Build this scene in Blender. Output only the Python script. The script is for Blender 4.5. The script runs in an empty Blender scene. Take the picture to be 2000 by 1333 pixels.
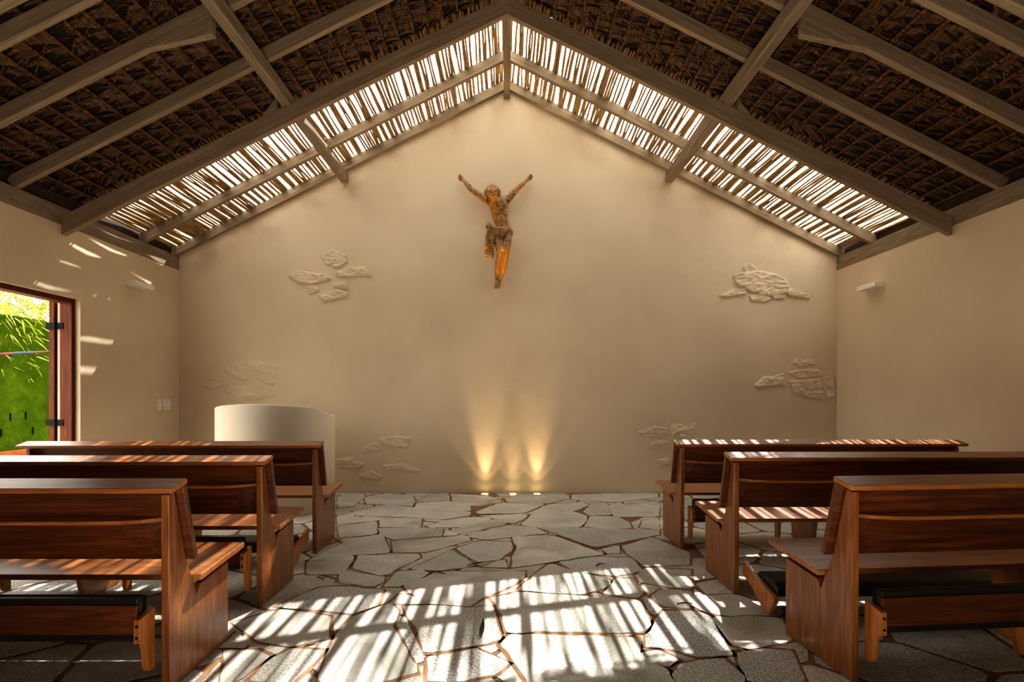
import bpy, bmesh, math, random
from mathutils import Vector, Matrix, noise as mnoise
R = math.radians
scn = bpy.context.scene
COL = scn.collection
rnd = random.Random(7)

# ------------------------------------------------------------------ camera frame
F, CX, CY, CAMZ = 1000.0, 990.0, 776.0, 1.2
XL, XR, YB = -4.11, 4.134, 6.417           # room faces
SL, ZR = 0.505, 5.037                       # roof pitch, underside of rafters at the ridge
def at(px, py, d):
    return Vector(((px-CX)*d/F, d, CAMZ+(CY-py)*d/F))
def on_floor(px, py):
    d = CAMZ*F/(py-CY)
    return ((px-CX)*d/F, d)

# ------------------------------------------------------------------ materials
def mat(name):
    m = bpy.data.materials.new(name); m.use_nodes = True
    nt = m.node_tree; b = nt.nodes['Principled BSDF']
    return m, nt, b
def N(nt, t, **kw):
    n = nt.nodes.new(t)
    for k, v in kw.items(): setattr(n, k, v)
    return n
def srgb(r, g, b):
    f = lambda c: (c/255/12.92) if c/255 <= .04045 else ((c/255+.055)/1.055)**2.4
    return (f(r), f(g), f(b), 1)
def ramp(nt, stops):
    r = N(nt, 'ShaderNodeValToRGB'); el = r.color_ramp.elements
    while len(el) < len(stops): el.new(.5)
    for e, (p, c) in zip(el, stops): e.position = p; e.color = c
    return r
def noise_mat(name, stops, scale=(1,1,1), nscale=4, detail=6, rough=.6, bump=.0, bscale=None, randomize=False, distort=0.0, spec=.5, coat=0, roty=0):
    m, nt, b = mat(name)
    tc = N(nt, 'ShaderNodeTexCoord'); mp = N(nt, 'ShaderNodeMapping')
    mp.inputs['Scale'].default_value = scale
    if roty:
        vr = N(nt, 'ShaderNodeVectorRotate', rotation_type='Y_AXIS'); vr.inputs['Angle'].default_value = roty
        nt.links.new(tc.outputs['Object'], vr.inputs['Vector']); nt.links.new(vr.outputs[0], mp.inputs['Vector'])
    else: nt.links.new(tc.outputs['Object'], mp.inputs['Vector'])
    if randomize:
        oi = N(nt, 'ShaderNodeObjectInfo'); mu = N(nt, 'ShaderNodeVectorMath', operation='SCALE')
        mu.inputs[0].default_value = (13.1, 7.7, 9.3)
        nt.links.new(oi.outputs['Random'], mu.inputs['Scale']); nt.links.new(mu.outputs[0], mp.inputs['Location'])
    nz = N(nt, 'ShaderNodeTexNoise'); nz.inputs['Scale'].default_value = nscale; nz.inputs['Detail'].default_value = detail
    nz.inputs['Roughness'].default_value = .6; nz.inputs['Distortion'].default_value = distort
    nt.links.new(mp.outputs[0], nz.inputs['Vector'])
    r = ramp(nt, stops); nt.links.new(nz.outputs['Fac'], r.inputs['Fac']); nt.links.new(r.outputs['Color'], b.inputs['Base Color'])
    b.inputs['Roughness'].default_value = rough; b.inputs['Specular IOR Level'].default_value = spec
    b.inputs['Coat Weight'].default_value = coat; b.inputs['Coat Roughness'].default_value = .25
    if bump:
        n2 = nz
        if bscale:
            n2 = N(nt, 'ShaderNodeTexNoise'); n2.inputs['Scale'].default_value = bscale; n2.inputs['Detail'].default_value = 5
            nt.links.new(mp.outputs[0], n2.inputs['Vector'])
        bp = N(nt, 'ShaderNodeBump'); bp.inputs['Strength'].default_value = bump; bp.inputs['Distance'].default_value = .01
        nt.links.new(n2.outputs['Fac'], bp.inputs['Height']); nt.links.new(bp.outputs[0], b.inputs['Normal'])
    return m

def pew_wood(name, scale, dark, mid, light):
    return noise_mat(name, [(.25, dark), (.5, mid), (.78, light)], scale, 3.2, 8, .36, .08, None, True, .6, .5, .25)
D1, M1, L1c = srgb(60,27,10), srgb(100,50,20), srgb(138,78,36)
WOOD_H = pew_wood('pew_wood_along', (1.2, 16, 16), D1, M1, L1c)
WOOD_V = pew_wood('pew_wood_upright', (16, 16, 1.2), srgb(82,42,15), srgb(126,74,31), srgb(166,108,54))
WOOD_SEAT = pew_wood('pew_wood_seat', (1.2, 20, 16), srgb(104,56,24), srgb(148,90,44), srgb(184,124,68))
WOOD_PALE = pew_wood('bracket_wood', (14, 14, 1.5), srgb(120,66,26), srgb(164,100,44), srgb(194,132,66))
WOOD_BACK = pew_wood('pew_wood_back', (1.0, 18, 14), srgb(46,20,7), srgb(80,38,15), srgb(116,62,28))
RAFTERS = {k: noise_mat('weathered_rafter_wood', [(.25, srgb(118,102,82)), (.55, srgb(150,132,108)), (.8, srgb(178,160,134))], (.8,16,16), 3, 8, .8, .15, None, True, .3, .2, 0, -k*math.atan(SL)) for k in (-1, 1)}
WALL_TOP_DARK = noise_mat('dark_wall_top', [(.3, srgb(40,28,18)), (.7, srgb(70,52,36))], (16,1,16), 3, 6, .9)
PURLIN = noise_mat('weathered_purlin_wood', [(.25, srgb(112,98,80)), (.55, srgb(144,128,107)), (.8, srgb(174,158,134))], (14,1,14), 3, 8, .8, .15, None, True, .3, .2)
STICKM = noise_mat('stick_bark', [(.3, srgb(110,84,52)), (.55, srgb(168,138,94)), (.8, srgb(206,178,132))], (20,2,20), 3, 5, .8, .1, None, True, 0, .2)
DOORWOOD = noise_mat('door_wood', [(.25, srgb(62,26,10)), (.55, srgb(98,46,20)), (.8, srgb(124,64,28))], (14,14,1.2), 3, 8, .6, .1, None, True, .4, .15)
BLACKPAD = noise_mat('black_vinyl', [(.3, srgb(14,12,12)), (.7, srgb(30,27,26))], (1,1,1), 9, 4, .38, .2, 14)
IRON = noise_mat('black_iron', [(.3, srgb(14,14,16)), (.7, srgb(34,32,32))], (1,1,1), 30, 4, .7, spec=.1)
WHITEPLASTIC = noise_mat('white_plastic', [(.3, srgb(236,231,222)), (.7, srgb(242,238,230))], (1,1,1), 6, 2, .4)
GREYLINE = noise_mat('switch_seam', [(.3, srgb(150,140,126)), (.7, srgb(158,148,134))], (1,1,1), 6, 2, .5)

def plaster(name, c0, c1, stain=False):
    m, nt, b = mat(name)
    tc = N(nt, 'ShaderNodeTexCoord')
    n1 = N(nt, 'ShaderNodeTexNoise'); n1.inputs['Scale'].default_value = 1.3; n1.inputs['Detail'].default_value = 6
    nt.links.new(tc.outputs['Object'], n1.inputs['Vector'])
    r = ramp(nt, [(.3, c0), (.7, c1)]); nt.links.new(n1.outputs['Fac'], r.inputs['Fac'])
    colout = r.outputs['Color']
    if stain:   # faint damp stains under the gable rafter
        sp = N(nt, 'ShaderNodeSeparateXYZ'); nt.links.new(tc.outputs['Object'], sp.inputs[0])
        ab = N(nt, 'ShaderNodeMath', operation='ABSOLUTE'); nt.links.new(sp.outputs['X'], ab.inputs[0])
        ma = N(nt, 'ShaderNodeMath', operation='MULTIPLY_ADD'); nt.links.new(ab.outputs[0], ma.inputs[0]); ma.inputs[1].default_value = SL
        nt.links.new(sp.outputs['Z'], ma.inputs[2])
        mr = N(nt, 'ShaderNodeMapRange'); mr.inputs['From Min'].default_value = ZR-.45; mr.inputs['From Max'].default_value = ZR
        nt.links.new(ma.outputs[0], mr.inputs['Value'])
        n3 = N(nt, 'ShaderNodeTexNoise'); n3.inputs['Scale'].default_value = 2.2; n3.inputs['Detail'].default_value = 8
        nt.links.new(tc.outputs['Object'], n3.inputs['Vector'])
        mr2 = N(nt, 'ShaderNodeMapRange'); mr2.inputs['From Min'].default_value = .5; mr2.inputs['From Max'].default_value = .75
        nt.links.new(n3.outputs['Fac'], mr2.inputs['Value'])
        mu = N(nt, 'ShaderNodeMath', operation='MULTIPLY'); nt.links.new(mr.outputs[0], mu.inputs[0]); nt.links.new(mr2.outputs[0], mu.inputs[1])
        mu2 = N(nt, 'ShaderNodeMath', operation='MULTIPLY'); nt.links.new(mu.outputs[0], mu2.inputs[0]); mu2.inputs[1].default_value = .6
        mx = N(nt, 'ShaderNodeMix', data_type='RGBA'); nt.links.new(mu2.outputs[0], mx.inputs['Factor'])
        nt.links.new(colout, mx.inputs['A']); mx.inputs['B'].default_value = srgb(140,112,70)
        colout = mx.outputs['Result']
    nt.links.new(colout, b.inputs['Base Color'])
    b.inputs['Roughness'].default_value = .85; b.inputs['Specular IOR Level'].default_value = .2
    n2 = N(nt, 'ShaderNodeTexNoise'); n2.inputs['Scale'].default_value = 9; n2.inputs['Detail'].default_value = 7
    nt.links.new(tc.outputs['Object'], n2.inputs['Vector'])
    bp = N(nt, 'ShaderNodeBump'); bp.inputs['Strength'].default_value = .18; bp.inputs['Distance'].default_value = .02
    nt.links.new(n2.outputs['Fac'], bp.inputs['Height']); nt.links.new(bp.outputs[0], b.inputs['Normal'])
    return m
PLASTER = plaster('cream_plaster', srgb(212,194,166), srgb(222,205,178))
PLASTER_B = plaster('cream_plaster_back', srgb(213,195,166), srgb(225,207,178), True)
PLASTER_P = plaster('cream_plaster_pulpit', srgb(226,214,194), srgb(234,222,204))

# ------------------------------------------------------------------ mesh helpers
def bx(bm, x0, x1, y0, y1, z0, z1):
    v = [bm.verts.new(p) for p in ((x0,y0,z0),(x1,y0,z0),(x1,y1,z0),(x0,y1,z0),(x0,y0,z1),(x1,y0,z1),(x1,y1,z1),(x0,y1,z1))]
    for f in ((3,2,1,0),(4,5,6,7),(0,1,5,4),(1,2,6,5),(2,3,7,6),(3,0,4,7)):
        bm.faces.new([v[i] for i in f])
    return v
def prism(bm, pts, axis, a, b):
    """extrude a 2D outline; axis 'x': pts are (y,z); axis 'y': pts are (x,z); axis 'z': pts are (x,y)"""
    mk = {'x': lambda p,t: (t,p[0],p[1]), 'y': lambda p,t: (p[0],t,p[1]), 'z': lambda p,t: (p[0],p[1],t)}[axis]
    A = [bm.verts.new(mk(p,a)) for p in pts]; B = [bm.verts.new(mk(p,b)) for p in pts]
    n = len(pts)
    bm.faces.new(A[::-1]); bm.faces.new(B)
    for i in range(n):
        bm.faces.new((A[i], A[(i+1)%n], B[(i+1)%n], B[i]))
    return A+B
def tube(bm, pts, radii, seg=8, cap=True):
    pts = [Vector(p) for p in pts]; rings = []
    for i, p in enumerate(pts):
        t = (pts[min(i+1,len(pts)-1)]-pts[max(i-1,0)]).normalized()
        up = Vector((0,0,1)) if abs(t.z) < .9 else Vector((1,0,0))
        a = t.cross(up).normalized(); b = t.cross(a).normalized()
        r = radii[i] if isinstance(radii, (list,tuple)) else radii
        rings.append([bm.verts.new(p+(a*math.cos(2*math.pi*k/seg)+b*math.sin(2*math.pi*k/seg))*r) for k in range(seg)])
    for r0, r1 in zip(rings, rings[1:]):
        for k in range(seg):
            bm.faces.new((r0[k], r0[(k+1)%seg], r1[(k+1)%seg], r1[k]))
    if cap:
        bm.faces.new(rings[0][::-1]); bm.faces.new(rings[-1])
    return rings
def finish(bm, bevel=0, smooth=False, seg=2):
    bmesh.ops.recalc_face_normals(bm, faces=bm.faces)
    if bevel:
        es = [e for e in bm.edges if len(e.link_faces) == 2 and e.calc_face_angle(0) > .5]
        bmesh.ops.bevel(bm, geom=es, offset=bevel, segments=seg, affect='EDGES', profile=.6, clamp_overlap=True)
    if smooth:
        for f in bm.faces: f.smooth = True
def obj(name, bm, m, parent=None, bevel=0, smooth=False):
    if isinstance(bm, bmesh.types.BMesh):
        finish(bm, bevel, smooth)
        me = bpy.data.meshes.new(name); bm.to_mesh(me); bm.free()
    else: me = bm
    o = bpy.data.objects.new(name, me); COL.objects.link(o)
    if m is not None and not me.materials: 
        for q in (m if isinstance(m, (list,tuple)) else [m]): me.materials.append(q)
    if parent: o.parent = parent
    return o
def B(): return bmesh.new()
def box(name, dims, m, parent=None, bevel=.003):
    bm = B(); bx(bm, *dims); return obj(name, bm, m, parent, bevel)
def tag(o, label, cat, group=None):
    o['label'] = label; o['category'] = cat
    if group: o['group'] = group
    return o
def struct(o): o['kind'] = 'structure'; return o
def empty(name, loc, rz=0):
    o = bpy.data.objects.new(name, None); o.empty_display_size = .2; COL.objects.link(o); o.location = loc; o.rotation_euler.z = rz
    return o
def copy_tree(o, parent=None, skip=()):
    c = o.copy(); COL.objects.link(c)
    if parent: c.parent = parent
    for ch in list(o.children): copy_tree(ch, c)
    return c

# ------------------------------------------------------------------ floor
def point_in(poly, x, y):
    r = False; j = len(poly)-1
    for i in range(len(poly)):
        xi, yi = poly[i]; xj, yj = poly[j]
        if (yi > y) != (yj > y) and x < (xj-xi)*(y-yi)/(yj-yi)+xi: r = not r
        j = i
    return r
def centroid(p): return (sum(q[0] for q in p)/len(p), sum(q[1] for q in p)/len(p))
ZA = """160,190 290,175 300,190 240,235 160,245|300,195 370,180 545,180 560,215 545,235 420,225 310,225|560,215 650,175 735,170 740,205 600,215
750,175 920,185 1010,200 1005,215 870,235 760,210|575,225 735,212 850,235 850,258 780,262 560,245|1030,195 1180,175 1340,180 1370,195 1250,222 1040,215
1380,180 1600,168 1820,170 1825,190 1600,215 1380,200|880,265 1000,225 1220,225 1230,235 1120,272 900,275|1135,278 1260,230 1440,220 1465,235 1400,258 1250,275
1440,265 1480,225 1560,225 1585,280 1480,285|1570,232 1830,222 1830,290 1600,292|240,265 420,230 540,245 850,268 840,285 700,305 480,290 250,285
160,290 240,270 250,295 460,300 370,310 160,330|620,335 800,300 950,298 955,310 820,345 640,348|375,345 385,310 470,300 595,305 590,345
900,290 1130,280 1150,290 1080,325 1050,325 960,300|1115,330 1180,280 1380,265 1450,290 1455,310 1420,345 1200,345|1445,340 1475,292 1600,292 1670,320 1690,350 1560,355
1730,345 1750,315 1830,305 1830,360|160,345 360,318 360,380 165,400|370,355 590,350 705,360 705,390 450,410 380,380|745,365 900,312 1000,308 1040,325 1030,335 800,380
715,390 725,365 785,380 770,388|835,385 1040,340 1180,345 1250,380 1060,395 960,410 850,400|1200,350 1420,352 1830,365 1830,385 1500,450 1260,370
170,415 395,385 430,475 240,492|445,420 830,392 850,420 620,475 450,475|775,460 905,420 1055,425 1075,460 1000,515 890,525
1060,400 1270,390 1550,485 1300,520 1060,558 1080,480 1100,455|1540,460 1625,450 1625,480 1560,482|1640,450 1800,400 1990,480 1990,540 1760,548 1660,480
0,520 180,430 240,500 230,515 60,515|0,525 235,518 190,590 0,590|235,560 265,495 575,488 585,510 400,598|530,565 755,465 880,545 700,570
905,550 1000,522 1030,520 1040,558|160,630 180,575 400,605 390,630 340,655|395,655 470,580 600,572 640,590 530,640 480,655
500,655 690,580 1130,578 1130,610 1080,650 900,720 840,760 640,745 540,690|1095,668 1260,538 1450,590 1570,620 1580,640 1540,665 1430,695 1250,685
1310,530 1500,502 1690,510 1745,570 1590,600 1400,575|430,740 480,700 540,705 650,745 460,745
500,760 640,755 830,770 960,760 1015,930 930,950 620,1000 560,860|955,720 1100,685 1350,700 1730,725 1790,850 1760,890 1500,895 1250,885 1040,895 1000,770
1540,690 1610,615 1700,620 1755,690 1720,710|1710,600 1760,560 2000,570 2000,665 1900,660 1740,630|1790,710 1850,670 2000,680 2000,770 1850,755
160,900 230,820 430,740 480,790 450,870 560,1060 575,1100 380,1155 60,1155 130,960|1005,965 1060,905 1300,910 1720,925 1730,1010 1870,1080 1910,1165 1160,1165 1060,1020
630,1030 870,980 1050,1060 980,1110 800,1150 630,1150"""
ZL = """60,600 480,480 880,540 890,720 560,790 300,750 150,650|430,455 560,400 800,300 980,285 1340,320 1285,440 1080,520 860,490 520,465
190,1080 400,900 560,815 850,830 700,980 580,1100|0,830 280,830 390,880 130,1060 -40,1130|60,700 90,680 180,780 150,810 -30,800"""
ZRt = """610,760 1215,770 1290,960 930,1030 780,990|300,590 830,575 1200,690 1200,745 780,750 560,715|1500,700 1900,760 2100,960 1500,950"""
ZT = """690,250 800,140 1240,155 1400,220 1500,440 1660,680 1350,700 1200,715 960,620 720,590 560,580 600,450 640,400|510,670 640,635 740,635 990,735 850,810 770,815 520,690
890,910 1000,800 1550,730 1680,850 1800,960 1830,1100 950,1100|1700,660 2000,610 2400,640 2560,1030 1860,1010 1790,900"""
stones = []
for src, ox, oy, s in ((ZA, 600, 900, 2.6667), (ZL, 440, 1080, 4.348), (ZRt, 1250, 1030, 4.348), (ZT, 1172, 1172, 6.41)):
    for line in src.split('\n'):
        for poly in line.split('|'):
            pts = [tuple(map(float, q.split(','))) for q in poly.split()]
            q = [(ox+x/s, oy+y/s) for x, y in pts]; c = centroid(q)
            gv = 1.1; gh = 1.0 if c[1] > 1080 else 1.3
            q = [(x+gh*max(-1,min(1,(x-c[0])/8)), y+gv*max(-1,min(1,(y-c[1])/3))) for x, y in q]
            w = [on_floor(x, y) for x, y in q]
            w = [(x, min(y, YB-.02)) for x, y in w]
            stones.append(w)
traced = list(stones)
def clip(poly, nx, ny, c):   # keep nx*x+ny*y <= c
    out = []
    for i in range(len(poly)):
        a, b = poly[i], poly[(i+1) % len(poly)]
        da, db = nx*a[0]+ny*a[1]-c, nx*b[0]+ny*b[1]-c
        if da <= 0: out.append(a)
        if (da < 0) != (db < 0) and da != db:
            t = da/(da-db); out.append((a[0]+(b[0]-a[0])*t, a[1]+(b[1]-a[1])*t))
    return out
seeds = []
rf = random.Random(3)
for _ in range(9000):
    p = (rf.uniform(XL, XR), rf.uniform(-2.9, YB))
    if all((p[0]-q[0])**2+(p[1]-q[1])**2 > .40**2 for q in seeds): seeds.append(p)
generic = []
for i, s in enumerate(seeds):
    poly = [(XL,-2.98),(XR,-2.98),(XR,YB-.01),(XL,YB-.01)]
    for j, q in enumerate(seeds):
        dd = (q[0]-s[0])**2+(q[1]-s[1])**2
        if j == i or dd > 2.2: continue
        nx, ny = q[0]-s[0], q[1]-s[1]; L = math.hypot(nx, ny)
        c = (nx*(q[0]+s[0])/2+ny*(q[1]+s[1])/2)/L - .016
        poly = clip(poly, nx/L, ny/L, c)
        if len(poly) < 3: break
    if len(poly) >= 3: generic.append(poly)
def rough_edge(poly, step, amp):
    out = []
    for i in range(len(poly)):
        a, b = poly[i], poly[(i+1) % len(poly)]
        L = math.hypot(b[0]-a[0], b[1]-a[1]); n = max(1, int(L/step))
        for k in range(n):
            t = k/n; x, y = a[0]+(b[0]-a[0])*t, a[1]+(b[1]-a[1])*t
            v = mnoise.noise_vector(Vector((x*9, y*9, .3)))*amp + mnoise.noise_vector(Vector((x*31, y*31, 4.3)))*amp*.4
            out.append((x+v.x, y+v.y))
    return out
def chaikin(poly):
    out = []
    for i in range(len(poly)):
        a, b = poly[i], poly[(i+1) % len(poly)]
        out += [(a[0]*.93+b[0]*.07, a[1]*.93+b[1]*.07), (a[0]*.07+b[0]*.93, a[1]*.07+b[1]*.93)]
    return out
bm = B(); bx(bm, XL-.2, XR+.2, -3.0, YB+.2, -.12, -.006)
for f in bm.faces: f.material_index = 0
tint = bm.loops.layers.float_color.new('tint')
def slab(poly, z, skirt, c, mi=1):
    area = sum(poly[i][0]*poly[(i+1)%len(poly)][1]-poly[(i+1)%len(poly)][0]*poly[i][1] for i in range(len(poly)))
    if area < 0: poly = poly[::-1]
    top = [bm.verts.new((x, y, z)) for x, y in poly]; bot = [bm.verts.new((x, y, z-skirt)) for x, y in poly] if skirt else []
    try: fs = [bm.faces.new(top)]
    except ValueError: return
    n = len(poly) if skirt else 0
    for i in range(n): fs.append(bm.faces.new((bot[i], bot[(i+1)%n], top[(i+1)%n], top[i])))
    for f in fs:
        f.material_index = mi
        for l in f.loops: l[tint] = c
def tintc():
    t = rf.random(); v = rf.uniform(.80, 1.06)
    return (v*(.95+.03*t), v*.985, v*(1.06-.05*t), rf.random())
for p in generic:
    c = centroid(p)
    if any(point_in(t, *c) and sum(point_in(t, *q) for q in p) >= .4*len(p) for t in traced): continue
    slab(rough_edge(chaikin(p), .05, .018), -.0025, .006, tintc())
for p in traced:
    c = centroid(p)
    big = [(c[0]+(x-c[0])*(1+.022/max(.05, math.hypot(x-c[0], y-c[1]))), c[1]+(y-c[1])*(1+.022/max(.05, math.hypot(x-c[0], y-c[1])))) for x, y in p]
    big = [(min(max(x, XL), XR), min(y, YB)) for x, y in big]
    slab(big, -.0018, 0, (1,1,1,1), 0)
for k, p in enumerate(traced):
    slab(rough_edge(chaikin(p), .035, .015), -.00001*k, .006, tintc())
mort = noise_mat('brown_mortar', [(.3, srgb(120,90,66)), (.7, srgb(150,116,88))], (1,1,1), 14, 6, .9, .3, 60, spec=.1)
ms, nt, b = mat('quartzite_flagstone')
tc = N(nt, 'ShaderNodeTexCoord'); atn = N(nt, 'ShaderNodeAttribute'); atn.attribute_name = 'tint'
n1 = N(nt, 'ShaderNodeTexNoise'); n1.inputs['Scale'].default_value = 90; n1.inputs['Detail'].default_value = 4
n2 = N(nt, 'ShaderNodeTexNoise'); n2.inputs['Scale'].default_value = 3.0; n2.inputs['Detail'].default_value = 8; n2.inputs['Distortion'].default_value = .8
for n in (n1, n2): nt.links.new(tc.outputs['Object'], n.inputs['Vector'])
r1 = ramp(nt, [(.30, srgb(92,90,78)), (.48, srgb(184,180,166)), (.62, srgb(240,236,224))]); nt.links.new(n1.outputs['Fac'], r1.inputs['Fac'])
r2 = ramp(nt, [(.3, srgb(150,144,122)), (.52, srgb(204,197,180)), (.75, srgb(236,230,216))]); nt.links.new(n2.outputs['Fac'], r2.inputs['Fac'])
mx = N(nt, 'ShaderNodeMix', data_type='RGBA'); mra = N(nt, 'ShaderNodeMapRange'); mra.inputs['To Min'].default_value = .15; mra.inputs['To Max'].default_value = .8
nt.links.new(atn.outputs['Alpha'], mra.inputs['Value']); nt.links.new(mra.outputs[0], mx.inputs['Factor'])
nt.links.new(r2.outputs[0], mx.inputs['A']); nt.links.new(r1.outputs[0], mx.inputs['B'])
mx2 = N(nt, 'ShaderNodeMix', data_type='RGBA', blend_type='MULTIPLY'); mx2.inputs['Factor'].default_value = 1
nt.links.new(mx.outputs['Result'], mx2.inputs['A']); nt.links.new(atn.outputs['Color'], mx2.inputs['B'])
nt.links.new(mx2.outputs['Result'], b.inputs['Base Color']); b.inputs['Roughness'].default_value = .55; b.inputs['Specular IOR Level'].default_value = .35
bp = N(nt, 'ShaderNodeBump'); bp.inputs['Strength'].default_value = .55; bp.inputs['Distance'].default_value = .006
n4 = N(nt, 'ShaderNodeTexNoise'); n4.inputs['Scale'].default_value = 60; n4.inputs['Detail'].default_value = 6
nt.links.new(tc.outputs['Object'], n4.inputs['Vector']); nt.links.new(n4.outputs['Fac'], bp.inputs['Height']); nt.links.new(bp.outputs[0], b.inputs['Normal'])
me = bpy.data.meshes.new('floor'); bm.to_mesh(me); bm.free(); me.materials.append(mort); me.materials.append(ms)
struct(obj('floor', me, None))

# ------------------------------------------------------------------ walls
bm = B()
DY0, DY1, DZ = 3.35, 4.934, 2.142
bx(bm, XL-.22, XL, -3, DY0, -.12, 2.79); bx(bm, XL-.22, XL, DY1, YB+.2, -.12, 2.79); bx(bm, XL-.22, XL, DY0, DY1, DZ, 2.79)
struct(obj('wall_left', bm, PLASTER))
bm = B(); bx(bm, XR, XR+.22, -3, YB+.2, -.12, 2.79)
struct(obj('wall_right', bm, PLASTER))
bm = B(); top = ZR+.10
prism(bm, [(XL-.05,-.12),(XR+.05,-.12),(XR+.05,top-SL*(XR+.05)),(0,top),(XL-.05,top-SL*(-XL+.05))], 'y', YB, YB+.2)
wall_back = struct(obj('wall_back', bm, PLASTER_B))

for nm, a, b_ in (('trim_1', XL-.22, XL-.058), ('trim_2', XR+.058, XR+.22)):
    struct(box(nm, (a, b_, -3, YB+.2, 2.79, 3.09), WALL_TOP_DARK, None, 0))  # added wall-top strip that stops light leaks, coloured dark like the thatch
bm = B(); bx(bm, XL-.22, XR+.22, -3.2, -3.0, -.12, 2.2); prism(bm, [(XL-.05,2.2),(XR+.05,2.2),(XR+.05,top-SL*(XR+.05)),(0,top),(XL-.05,top-SL*(-XL+.05))], 'y', -3.2, -3.0)
struct(obj('wall_front', bm, DOORWOOD))  # unseen wall closed to stop light from behind; dark wood cuts its bounce

# exposed stones standing out of the back wall plaster
def patch(polys, amp=.028, seed=0):
    P = [[at(x, y, YB) for x, y in poly] for poly in polys]
    P = [[(v.x, v.z) for v in poly] for poly in P]
    xs = [q[0] for p in P for q in p]; zs = [q[1] for p in P for q in p]
    x0, x1, z0, z1 = min(xs)-.02, max(xs)+.02, min(zs)-.02, max(zs)+.02
    st = .009; nx, nz = int((x1-x0)/st), int((z1-z0)/st)
    def seg_d(p, a, b):
        ax, ay = a; bx_, by = b; dx, dy = bx_-ax, by-ay
        t = max(0, min(1, ((p[0]-ax)*dx+(p[1]-ay)*dy)/(dx*dx+dy*dy+1e-9)))
        return math.hypot(p[0]-ax-t*dx, p[1]-ay-t*dy)
    bm = B(); grid = []
    for j in range(nz+1):
        row = []
        for i in range(nx+1):
            x, z = x0+i*st, z0+j*st
            w = mnoise.noise_vector(Vector((x*7, z*7, seed)))*.018; q = (x+w.x, z+w.y)
            h = -.008
            for k, p in enumerate(P):
                if point_in(p, *q):
                    d = min(seg_d(q, p[m], p[(m+1) % len(p)]) for m in range(len(p)))
                    s = min(1, (d+.004)/.016); s = s*s*(3-2*s)
                    hk = -.008+s*(amp*(.75+.5*((k*37) % 10)/10)+.010*mnoise.noise(Vector((x*6, z*16, k+seed)))+.010*mnoise.noise(Vector((x*18, z*34, k+seed))))
                    h = max(h, hk)
            row.append(bm.verts.new((x, YB-h, z)))
        grid.append(row)
    for j in range(nz):
        for i in range(nx):
            q = (grid[j][i], grid[j][i+1], grid[j+1][i+1], grid[j+1][i])
            if all(v.co.y > YB+.006 for v in q): continue
            bm.faces.new(q)
    bmesh.ops.delete(bm, geom=[v for v in bm.verts if not v.link_faces], context='VERTS')
    return obj('stone_patch', bm, PLASTER_B, wall_back, smooth=True)
def zp(s, ox, oy, sc): return [[(ox+float(q.split(',')[0])/sc, oy+float(q.split(',')[1])/sc) for q in p.split()] for p in s.split('|')]
patch(zp("700,90 760,65 835,90 845,130 790,165 730,140|555,195 600,170 740,185 760,210 680,240 590,235|775,180 860,150 930,145 955,200 880,205 780,205|630,245 690,235 710,270 650,285|760,240 830,220 845,258 770,260|690,290 780,262 840,275 835,300 720,320", 340, 460, 2.469), .03, 1)
patch(zp("120,720 190,680 270,705 260,740 160,750|230,645 300,610 350,650 365,700 290,690|330,610 420,605 500,630 495,690 380,650|370,665 490,700 485,730 420,710|240,740 380,715 440,780 390,800 270,800|380,760 440,740 500,770 440,785", 340, 460, 2.469), .022, 2)
patch(zp("900,1030 960,1000 1000,1010 990,1050 910,1055|985,980 1080,965 1145,975 1130,1025 1000,1015|770,1080 850,1060 920,1100 900,1125 790,1120|1000,1110 1080,1095 1200,1125 1180,1145 1020,1140|885,1150 960,1140 1010,1165 970,1188 900,1175", 340, 460, 2.469), .018, 3)
patch(zp("690,120 720,92 770,120 790,150 700,150|640,160 700,145 800,140 880,155 940,190 945,260 850,280 730,250 650,210|560,275 640,235 720,235 715,270 620,278|730,270 800,260 860,290 820,310 740,305|920,250 960,230 1060,265 1055,292 940,280|845,265 920,270 915,292 860,295", 1200, 480, 2.777), .032, 4)
patch(zp("960,640 985,612 1090,618 1110,650 1000,660|750,755 800,715 870,725 880,760 770,770|800,715 920,692 930,765 870,760|930,690 1000,668 1110,670 1130,715 1000,725|940,735 1120,720 1135,835 1060,830 970,800|1142,715 1192,715 1196,825 1145,830", 1200, 480, 2.777), .022, 5)
patch(zp("125,1010 170,980 290,985 290,1045 200,1050 140,1040|300,985 340,962 440,970 440,1035 320,1045|200,1065 300,1060 300,1110 195,1105|430,1040 530,1048 500,1062 440,1058|230,1165 300,1150 320,1190 240,1200", 1200, 480, 2.777), .018, 6)

# ------------------------------------------------------------------ doorway on the left
door = empty('door_1', (XL-.1, DY1, 0)); struct(door)
def W(o): o.matrix_parent_inverse = Matrix.Translation(-door.location); return o
bm = B(); bx(bm, XL-.165, XL-.05, DY1-.04, DY1, 0, DZ); bx(bm, XL-.165, XL-.05, DY0, DY0+.04, 0, DZ); bx(bm, XL-.165, XL-.05, DY0+.04, DY1-.04, DZ-.045, DZ)
W(obj('door_frame', bm, DOORWOOD, door, .003))
leaf = W(box('door_leaf', (XL-.285, XL-.235, DY1-.02, DY1+.78, .02, DZ-.02), DOORWOOD, door))
for z in (.16, .955, 1.88):
    bm = B(); bx(bm, XL-.292, XL-.130, DY1-.047, DY1-.0415, z-.03, z+.03); tube(bm, [(XL-.2, DY1-.05, z-.035), (XL-.2, DY1-.05, z+.035)], .012)
    bx(bm, XL-.292, XL-.23, DY1-.045, DY1-.018, z-.03, z+.03)
    W(obj('hinge', bm, IRON, door))

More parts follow.
